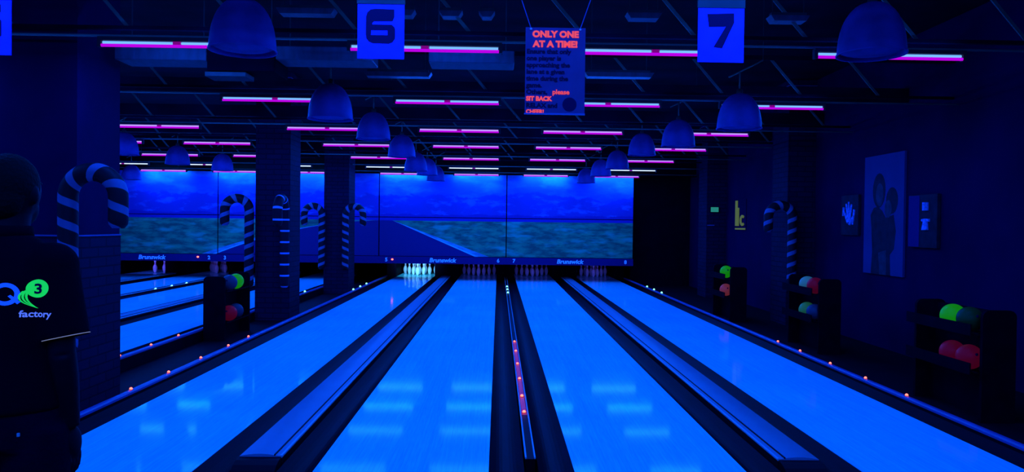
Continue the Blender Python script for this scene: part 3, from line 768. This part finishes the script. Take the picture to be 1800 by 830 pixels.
sign(1.058, 'blue hanging card with a dark numeral 7', '7', 2.305)
sign(-2.425, 'blue hanging card cut off at the left edge of the view', '5', 2.284)

# ------------------------------------------------------------------ hanging notice
t = thing('hanging_notice', 'hanging notice sheet with red heading asking for one player at a time', 'notice', (0.262, 3.55, 2.045))
PW, PH = 0.287, 0.412
MB().box(-PW/2, PW/2, 0, 0.004, 0, PH).build('notice_sheet', 'poster', t)
MB().box(-PW/2-0.002, PW/2+0.002, -0.002, 0.006, -0.004, 0.004).build('bottom_strip', 'cap', t)
for s in (-1, 1):
    MB().sweep([(s*0.118, 0.002, PH-0.004), (s*0.205, 0.002, PH+0.25), (s*0.205, 0.002, 1.95)], 0.0022, 6).build('hanging_wire', 'cap', t)
    MB().ellip((s*0.118, -0.002, PH-0.008), (0.006, 0.004, 0.006), 10, 6).build('clip', 'cream', t)
text_obj('ONLY ONE', 0.041, 'redink', 'red_heading', t, (0.0, -0.0006, PH-0.045), bold=0.0022, align='CENTER', sx=1.06)
text_obj('AT A TIME!', 0.041, 'redink', 'red_heading', t, (0.0, -0.0006, PH-0.092), bold=0.0022, align='CENTER', sx=1.06)
body = ['Ensure that only', 'one player is', 'approaching the', 'lane at a given', 'time during the', 'game.', 'Others,', '', 'RELAX and']
for i, ln in enumerate(body):
    if ln: text_obj(ln, 0.030, 'posterink', 'notice_text', t, (-PW/2+0.006, -0.0006, PH-0.124-i*0.0322), bold=0.0012, sx=1.07)
text_obj('please', 0.031, 'redink', 'red_word', t, (-0.012, -0.0006, PH-0.124-6*0.0322), bold=0.0009, sx=1.06)
text_obj('SIT BACK', 0.029, 'redink', 'red_word', t, (-PW/2+0.006, -0.0006, PH-0.124-7*0.0322), bold=0.0016, sx=1.0)
text_obj('CHEER!', 0.026, 'redink', 'red_word', t, (-PW/2+0.006, -0.0006, PH-0.124-8.9*0.0322), bold=0.0012, sx=1.0)
MB().prism([(0.071+0.034*math.cos(2*PI*i/28), 0.046+0.034*math.sin(2*PI*i/28)) for i in range(28)], -0.0006, 0.0, 'y').build('ball_picture', 'ink', t)

# ------------------------------------------------------------------ ball racks
def ball(loc, m, label):
    o = MB().ellip((0, 0, 0), (0.108, 0.108, 0.108), 28, 16)
    t = thing('bowling_ball', label, 'bowling ball', loc, 'bowling balls on the racks')
    o.build('ball_shell', m, t, smooth=True)
    for dx, dz in ((-0.014, 0.012), (0.014, 0.012), (0.0, -0.026)):
        p = Vector((dx, -1, dz+0.35)).normalized()*0.1077
        MB().ellip(tuple(p), (0.012, 0.004, 0.012), 10, 6).build('finger_hole', 'ink', t)
def rack(x, y, zl, zu, side, label, length=0.95, floor_z=-0.12):
    """side +1: cabinet to the right of the balls"""
    t = thing('ball_rack', label, 'ball rack', (x, y, floor_z))
    Z = lambda z: z-floor_z
    for ey in (-0.34, length-0.30):
        MB().prism(rrect(min(-0.03*side, 0.26*side), max(-0.03*side, 0.26*side), 0.0, Z(zu)+0.10, 0.06, 5, '0110'), ey, ey+0.035, 'y').build('end_panel', 'black', t)
    MB().box(min(0.12*side, 0.26*side), max(0.12*side, 0.26*side), -0.305, length-0.30, 0.0, Z(zl)-0.13).build('cabinet_base', 'black', t)
    MB().box(min(0.16*side, 0.24*side), max(0.16*side, 0.24*side), -0.305, length-0.30, Z(zl)-0.13, Z(zu)+0.07).build('back_panel', 'black', t)
    if side > 0:
        for zz in (zl, zu): MB().box(-0.125, -0.113, -0.32, length-0.29, Z(zz)-0.12, Z(zz)-0.022).build('tray_lip', 'black', t)
    for zz in (zl, zu):
        for dx in (-0.055, 0.055):
            MB().sweep([(dx, -0.32, Z(zz)-0.108), (dx, length-0.29, Z(zz)-0.108)], 0.010, 8).build('shelf_rail', 'black', t)
    return t
rack(4.13, 6.5, 0.407, 0.737, 1, 'black ball rack nearest on the right walkway')
ball((4.13, 6.62, 0.737), 'ball_green', 'bright green ball on the top shelf of the nearest right rack')
ball((4.13, 6.38, 0.737), 'ball_teal', 'dim teal ball on the top shelf of the nearest right rack')
ball((4.13, 6.62, 0.407), 'ball_red', 'dark red ball at the far end of the low shelf, nearest right rack')
ball((4.13, 6.38, 0.407), 'ball_red', 'dark red ball at the near end of the low shelf, nearest right rack')
rack(4.20, 9.85, 0.407, 0.757, 1, 'black ball rack in the middle of the right walkway')
ball((4.20, 9.95, 0.757), 'ball_sky', 'pale blue ball on the top shelf of the middle right rack')
ball((4.20, 9.70, 0.757), 'ball_red', 'red ball on the top shelf of the middle right rack')
ball((4.20, 9.95, 0.407), 'ball_dgreen', 'dark green ball on the low shelf of the middle right rack')
ball((4.20, 9.70, 0.407), 'ball_blue', 'blue ball on the low shelf of the middle right rack')
rack(4.05, 13.05, 0.407, 0.727, 1, 'black ball rack farthest along the right walkway')
ball((4.05, 13.05, 0.727), 'ball_green', 'bright green ball on the farthest right rack')
ball((4.05, 13.05, 0.407), 'ball_salmon', 'salmon red ball on the farthest right rack')
rack(-3.74, 10.45, 0.235, 0.66, -1, 'black ball rack in the aisle between the near and middle pillars')
ball((-3.74, 10.62, 0.66), 'ball_green', 'bright green ball on the top shelf of the aisle rack')
ball((-3.74, 10.36, 0.66), 'ball_blue', 'dim blue ball on the top shelf of the aisle rack')
ball((-3.74, 10.62, 0.235), 'ball_blue', 'dim blue ball on the low shelf of the aisle rack')
ball((-3.74, 10.36, 0.235), 'ball_red', 'dark red ball on the low shelf of the aisle rack')

# ------------------------------------------------------------------ wall pictures and signs on the right
WX = 5.296
t = thing('portrait_picture', 'tall pale picture with two dark figures on the right wall', 'picture', (WX, 10.05, 0.89))
MB().box(-0.03, 0.0, -0.52, 0.52, 0, 1.65).build('canvas', 'print_pale', t)
def wallprism(poly, d, m, name, par, th=0.001): return MB().prism([(a, b2) for a, b2 in poly], -0.03-d-th, -0.03-d, 'x').build(name, m, par)
def ell(cx, cz, rx, rz, n=20): return [(cx+rx*math.cos(2*PI*i/n), cz+rz*math.sin(2*PI*i/n)) for i in range(n)]
# y grows towards the far end, which is the picture's left
wallprism([(0.30, 0.0), (0.27, 0.30), (0.30, 0.62), (0.33, 0.82), (0.25, 0.92), (0.14, 0.94), (0.02, 0.88), (-0.08, 0.78), (-0.28, 0.82), (-0.34, 0.60), (-0.30, 0.36), (-0.20, 0.28), (-0.22, 0.0)], 0.0003, 'print_dark', 'figure_shape', t)
wallprism(ell(0.11, 1.16, 0.17, 0.24), 0.0004, 'print_dark', 'figure_hair', t)
wallprism(ell(0.09, 1.10, 0.10, 0.16), 0.0020, 'print_mid', 'figure_face', t)
wallprism(ell(-0.23, 1.01, 0.15, 0.18), 0.0008, 'print_dark', 'figure_hair', t)
wallprism(ell(-0.14, 0.90, 0.09, 0.12), 0.0024, 'print_mid', 'figure_face', t)
wallprism([(0.06, 0.0), (0.10, 0.30), (-0.10, 0.34), (-0.12, 0.0)], 0.0020, 'print_mid', 'figure_legs', t)
t = thing('hand_picture', 'dark framed picture with a bright branching hand shape, left of the tall picture', 'picture', (WX, 11.0, 1.42))
MB().box(-0.04, 0.0, -0.27, 0.27, 0, 0.60).build('picture_frame', 'print_dark', t, bevel=0.006)
hs = MB()
for a0, a1 in (((0.02, 0.10), (0.16, 0.34)), ((0.01, 0.12), (0.09, 0.45)), ((0.0, 0.12), (0.01, 0.48)), ((-0.02, 0.12), (-0.08, 0.44)), ((-0.03, 0.08), (-0.17, 0.30)), ((0.16, 0.34), (0.19, 0.27)), ((-0.17, 0.30), (-0.12, 0.14))):
    p0 = Vector((-0.044, a0[0], a0[1]+0.08)); p1 = Vector((-0.044, a1[0], a1[1]+0.02)); hs.sweep([p0, p1], [0.022, 0.014], 8, sq=1.0)
hs.build('hand_shape', 'print_bright', t)
t = thing('figure_picture', 'picture with a blue band and two bright small figures, right of the tall picture', 'picture', (WX, 9.08, 1.29))
MB().box(-0.045, 0.0, -0.31, 0.31, 0, 0.66).build('picture_frame', 'print_dark', t, bevel=0.006)
MB().box(-0.049, -0.0455, 0.06, 0.30, 0.01, 0.65).build('blue_band', 'panelblue', t)
g = MB()
g.sweep([(-0.05, -0.09, 0.46), (-0.05, -0.09, 0.56)], 0.045, 10).sweep([(-0.05, -0.09, 0.22), (-0.05, -0.09, 0.36)], [0.05, 0.03], 10)
g.sweep([(-0.05, -0.17, 0.34), (-0.05, -0.01, 0.34)], 0.018, 8)
g.build('small_figures', 'print_bright', t)
t = thing('wall_sign', 'dim yellow letter sign with an underline on the right wall', 'sign', (WX, 16.05, 1.47))
g = MB()
g.box(-0.03, -0.01, 0.22, 0.34, 0.08, 0.64); g.box(-0.03, -0.01, 0.12, 0.20, 0.08, 0.48)
for i in range(10):
    a0 = PI*0.25+PI*1.5*i/10; a1 = PI*0.25+PI*1.5*(i+1)/10
    cz, cy = 0.20, -0.12
    q = [(cy-0.15*math.cos(a0), cz+0.12*math.sin(a0)), (cy-0.15*math.cos(a1), cz+0.12*math.sin(a1)), (cy-0.08*math.cos(a1), cz+0.07*math.sin(a1)), (cy-0.08*math.cos(a0), cz+0.07*math.sin(a0))]
    g.prism([(-(-a-0.0), b2) for a, b2 in q], -0.03, -0.01, 'x')
g.build('letters', 'yellow', t)
MB().box(-0.03, -0.01, -0.30, 0.34, 0.0, 0.035).build('underline', 'yellow', t)
MB().box(-0.01, 0.0, -0.32, 0.36, -0.02, 0.66).build('backing_plate', 'wall', t)
t = thing('exit_sign', 'small glowing green sign on the far right pillar', 'sign', (5.0, 17.1, 1.86))
MB().box(-0.10, 0.10, -0.05, 0.0, 0, 0.13).build('sign_housing', 'black', t, bevel=0.004)
MB().box(-0.09, 0.09, -0.053, -0.0505, 0.01, 0.12).build('sign_face', 'exit', t)
tag(MB().box(-0.08, 0.08, -0.02, 0.0, -0.012, 0.012).build('wall_strip', 'cap', loc=(4.93, 17.1, 1.56)), 'thin pale strip below the green sign', 'strip')

# ------------------------------------------------------------------ person seen from behind
PX, PY = -1.515, 2.30
person = thing('person', 'person seen from behind in a black polo shirt and dark jeans', 'person', (PX, PY, 0))
def remesh(o, vox, smooth=4):
    m_ = o.modifiers.new('remesh', 'REMESH'); m_.mode = 'VOXEL'; m_.voxel_size = vox; m_.use_smooth_shade = True
    if smooth:
        s_ = o.modifiers.new('smooth', 'SMOOTH'); s_.iterations = smooth; s_.factor = 0.5
    return o
b = MB()
b.loft([(0, 0.01, 0.86, 0.165, 0.115), (0, 0, 0.95, 0.17, 0.115), (0, 0, 1.08, 0.15, 0.105), (0, 0.0, 1.22, 0.165, 0.115), (0, 0.0, 1.34, 0.155, 0.11), (0, 0.0, 1.41, 0.13, 0.085), (0, 0.0, 1.445, 0.08, 0.06)])
b.loft([(0, 0.0, 1.38, 0.075, 0.07), (0, 0.01, 1.44, 0.058, 0.058), (0, 0.02, 1.50, 0.055, 0.058), (0, 0.03, 1.55, 0.055, 0.06)])
b.ellip((0, 0.03, 1.60), (0.073, 0.092, 0.105), 20, 14)          # skull
b.ellip((0, 0.075, 1.545), (0.050, 0.050, 0.062), 16, 10)        # jaw
b.ellip((0, 0.128, 1.575), (0.013, 0.018, 0.026), 12, 8)         # nose
b.ellip((0, 0.118, 1.625), (0.045, 0.012, 0.012), 12, 8)         # brow
b.ellip((0, 0.117, 1.535), (0.022, 0.010, 0.008), 12, 8)         # lips
for s in (-1, 1):
    b.ellip((s*0.075, 0.025, 1.585), (0.010, 0.018, 0.032), 10, 8)     # ears
    b.ellip((s*0.028, 0.108, 1.600), (0.014, 0.012, 0.009), 10, 8)     # eyelids
    sh_, el, wr = Vector((s*0.150, 0, 1.375)), Vector((s*0.180, -0.015, 1.10)), Vector((s*0.176, 0.045, 0.86))
    b.ellip(tuple(sh_), (0.062, 0.062, 0.062), 14, 10)
    b.sweep([sh_, sh_.lerp(el, 0.4), el], [0.056, 0.050, 0.040], 12)
    b.sweep([el, el.lerp(wr, 0.35), wr], [0.041, 0.040, 0.026], 12)
    hand = wr+Vector((0, 0.014, -0.055))
    b.ellip(tuple(hand), (0.017, 0.040, 0.055), 12, 10, Matrix.Rotation(math.radians(10), 3, 'X'))
    for j, (dy, ln) in enumerate(((-0.029, 0.060), (-0.010, 0.075), (0.010, 0.080), (0.030, 0.072))):
        p0 = hand+Vector((0, dy, -0.035)); p1 = p0+Vector((-s*0.003, 0.004, -ln*0.5)); p2 = p1+Vector((-s*0.012, 0.006, -ln*0.45))
        b.sweep([p0, p1, p2], [0.0092, 0.0088, 0.0072], 8)
    p0 = hand+Vector((-s*0.004, 0.030, 0.018)); p1 = p0+Vector((-s*0.014, 0.026, -0.028)); p2 = p1+Vector((-s*0.008, 0.010, -0.028))
    b.sweep([p0, p1, p2], [0.012, 0.010, 0.0085], 8)
    hip, kn, an = Vector((s*0.088, 0.0, 0.88)), Vector((s*0.10, 0.015, 0.49)), Vector((s*0.105, -0.02, 0.09))
    b.sweep([hip, hip.lerp(kn, 0.5), kn], [0.088, 0.078, 0.056], 16)
    b.sweep([kn, kn.lerp(an, 0.35), an], [0.056, 0.056, 0.036], 16)
    b.ellip((s*0.108, 0.04, 0.045), (0.040, 0.115, 0.035), 14, 8)
remesh(b.build('body', 'skin', person, smooth=True), 0.0065, 3)
h = MB()
h.ellip((0, 0.018, 1.618), (0.079, 0.096, 0.096), 24, 16)
h.ellip((0, -0.020, 1.570), (0.064, 0.056, 0.066), 20, 12)
remesh(h.build('hair', 'hair', person, smooth=True), 0.010, 2)
s_ = MB()
s_.loft([(0, 0.005, 0.925, 0.178, 0.140), (0, 0, 1.00, 0.174, 0.135), (0, 0, 1.10, 0.170, 0.128), (0, -0.002, 1.22, 0.175, 0.132), (0, -0.004, 1.33, 0.175, 0.128), (0, 0, 1.395, 0.150, 0.105), (0, 0, 1.435, 0.115, 0.082), (0, 0.002, 1.462, 0.075, 0.070)], 28)
for s in (-1, 1):
    a0, a1 = Vector((s*0.140, 0, 1.372)), Vector((s*0.190, -0.012, 1.145))
    s_.ellip(tuple(a0), (0.078, 0.078, 0.070), 16, 10)
    s_.sweep([a0, a0.lerp(a1, 0.5), a1], [0.074, 0.072, 0.070], 18)
shirt = remesh(s_.build('polo_shirt', 'shirt', person, smooth=True), 0.011, 4)
MB().lathe([(0.060, 0.0), (0.073, 0.002), (0.070, 0.035), (0.060, 0.038)], c=(0, 0.006, 1.452), n=24, closed=True).build('shirt_collar', 'shirt', person, smooth=True)
for s in (-1, 1):
    pp = []
    c_ = Vector((s*0.189, -0.012, 1.150)); ax = (Vector((s*0.190, -0.012, 1.145))-Vector((s*0.140, 0, 1.372))).normalized()
    n1 = ax.cross(Vector((0, 1, 0))).normalized(); n2 = ax.cross(n1)
    for i in range(33):
        a = 2*PI*i/32; pp.append(c_+(n1*math.cos(a)+n2*math.sin(a))*0.0685)
    MB().sweep(pp, 0.0013, 6).build('sleeve_piping', 'piping', person, smooth=True)
j_ = MB()
j_.loft([(0, 0.0, 0.82, 0.168, 0.125), (0, 0, 0.88, 0.176, 0.128), (0, 0, 0.955, 0.168, 0.120)], 24)
for s in (-1, 1):
    hip, kn, an = Vector((s*0.088, 0.0, 0.87)), Vector((s*0.10, 0.012, 0.49)), Vector((s*0.108, -0.015, 0.085))
    j_.sweep([hip, hip.lerp(kn, 0.5), kn], [0.100, 0.092, 0.074], 18)
    j_.sweep([kn, kn.lerp(an, 0.4), an], [0.074, 0.070, 0.062], 18)
jeans = remesh(j_.build('jeans', 'jeans', person, smooth=True), 0.012, 3)
MB().box(0.118, 0.124, -0.128, -0.122, 0.875, 0.885).build('jeans_highlight', 'cream', person)  # small highlight on the jeans, put in as a pale box
for s in (-1, 1):
    q = MB(); q.loft([(s*0.108, 0.04, 0.0, 0.050, 0.140), (s*0.108, 0.04, 0.03, 0.052, 0.142), (s*0.108, 0.03, 0.06, 0.046, 0.120), (s*0.108, -0.02, 0.10, 0.044, 0.062)], 20)
    q.build('shoe', 'black', person, smooth=True)
# printed logo on the back of the shirt
def wrap(o):
    m_ = o.modifiers.new('wrap', 'SHRINKWRAP'); m_.target = shirt; m_.wrap_method = 'PROJECT'; m_.use_project_y = True
    m_.use_positive_direction = True; m_.use_negative_direction = True; m_.offset = 0.002; m_.wrap_mode = 'ABOVE_SURFACE'
    return o
LY = -0.16
def ring(cx, cz, r0_, r1_, n=32):
    vs = []; fs = []
    for i in range(n):
        a = 2*PI*i/n; vs += [(cx+r0_*math.cos(a), LY, cz+r0_*math.sin(a)), (cx+r1_*math.cos(a), LY, cz+r1_*math.sin(a))]
    for i in range(n): j = (i+1) % n; fs.append((2*i, 2*i+1, 2*j+1, 2*j))
    return vs, fs
LX, LZ = 0.078, 1.290      # centre of the Q in person coordinates
q = MB().add(*ring(LX, LZ, 0.021, 0.033))
q.add([(LX+0.006, LY, LZ-0.006), (LX+0.012, LY, LZ-0.002), (LX+0.034, LY, LZ-0.024), (LX+0.027, LY, LZ-0.030)], [(0, 1, 2, 3)])
wrap(q.build('logo_letter', 'logoblue', person))
GX, GZ = LX+0.071, LZ+0.014
g = MB()
n = 32
vs = [(GX, LY, GZ)]+[(GX+0.027*math.cos(2*PI*i/n), LY, GZ+0.027*math.sin(2*PI*i/n)) for i in range(n)]
g.add(vs, [(0, 1+i, 1+(i+1) % n) for i in range(n)])
for k in range(3):
    pts = []
    for i in range(9):
        u = i/8
        x = GX-0.020-0.009*k*0.6-0.030*math.sin(u*PI*0.55)*(0.55+0.22*k)+0.050*u*u*(0.6+0.3*k); z = GZ-0.002-0.052*u-0.002*k
        pts.append((x, z))
    for i in range(8):
        wd = 0.0030*(1-0.5*i/8)
        g.add([(pts[i][0]-wd, LY, pts[i][1]), (pts[i][0]+wd, LY, pts[i][1]), (pts[i+1][0]+wd, LY, pts[i+1][1]), (pts[i+1][0]-wd, LY, pts[i+1][1])], [(0, 1, 2, 3)])
wrap(g.build('logo_bubble', 'logogreen', person))
t3 = text_obj('3', 0.040, 'ink', 'logo_numeral', person, (GX+0.001, LY, GZ-0.014), bold=0.0014, align='CENTER', ext=0.0, sx=1.15)
m_ = wrap(t3).modifiers['wrap']; m_.offset = 0.004; m_.use_project_y = False; m_.use_project_z = True
tf = text_obj('factory', 0.0275, 'logotext', 'logo_text', person, (LX+0.030, LY, LZ-0.068), bold=0.0006, ext=0.0, rot=(PI/2, math.radians(3), 0), sx=1.0)
m_ = wrap(tf).modifiers['wrap']; m_.use_project_y = False; m_.use_project_z = True
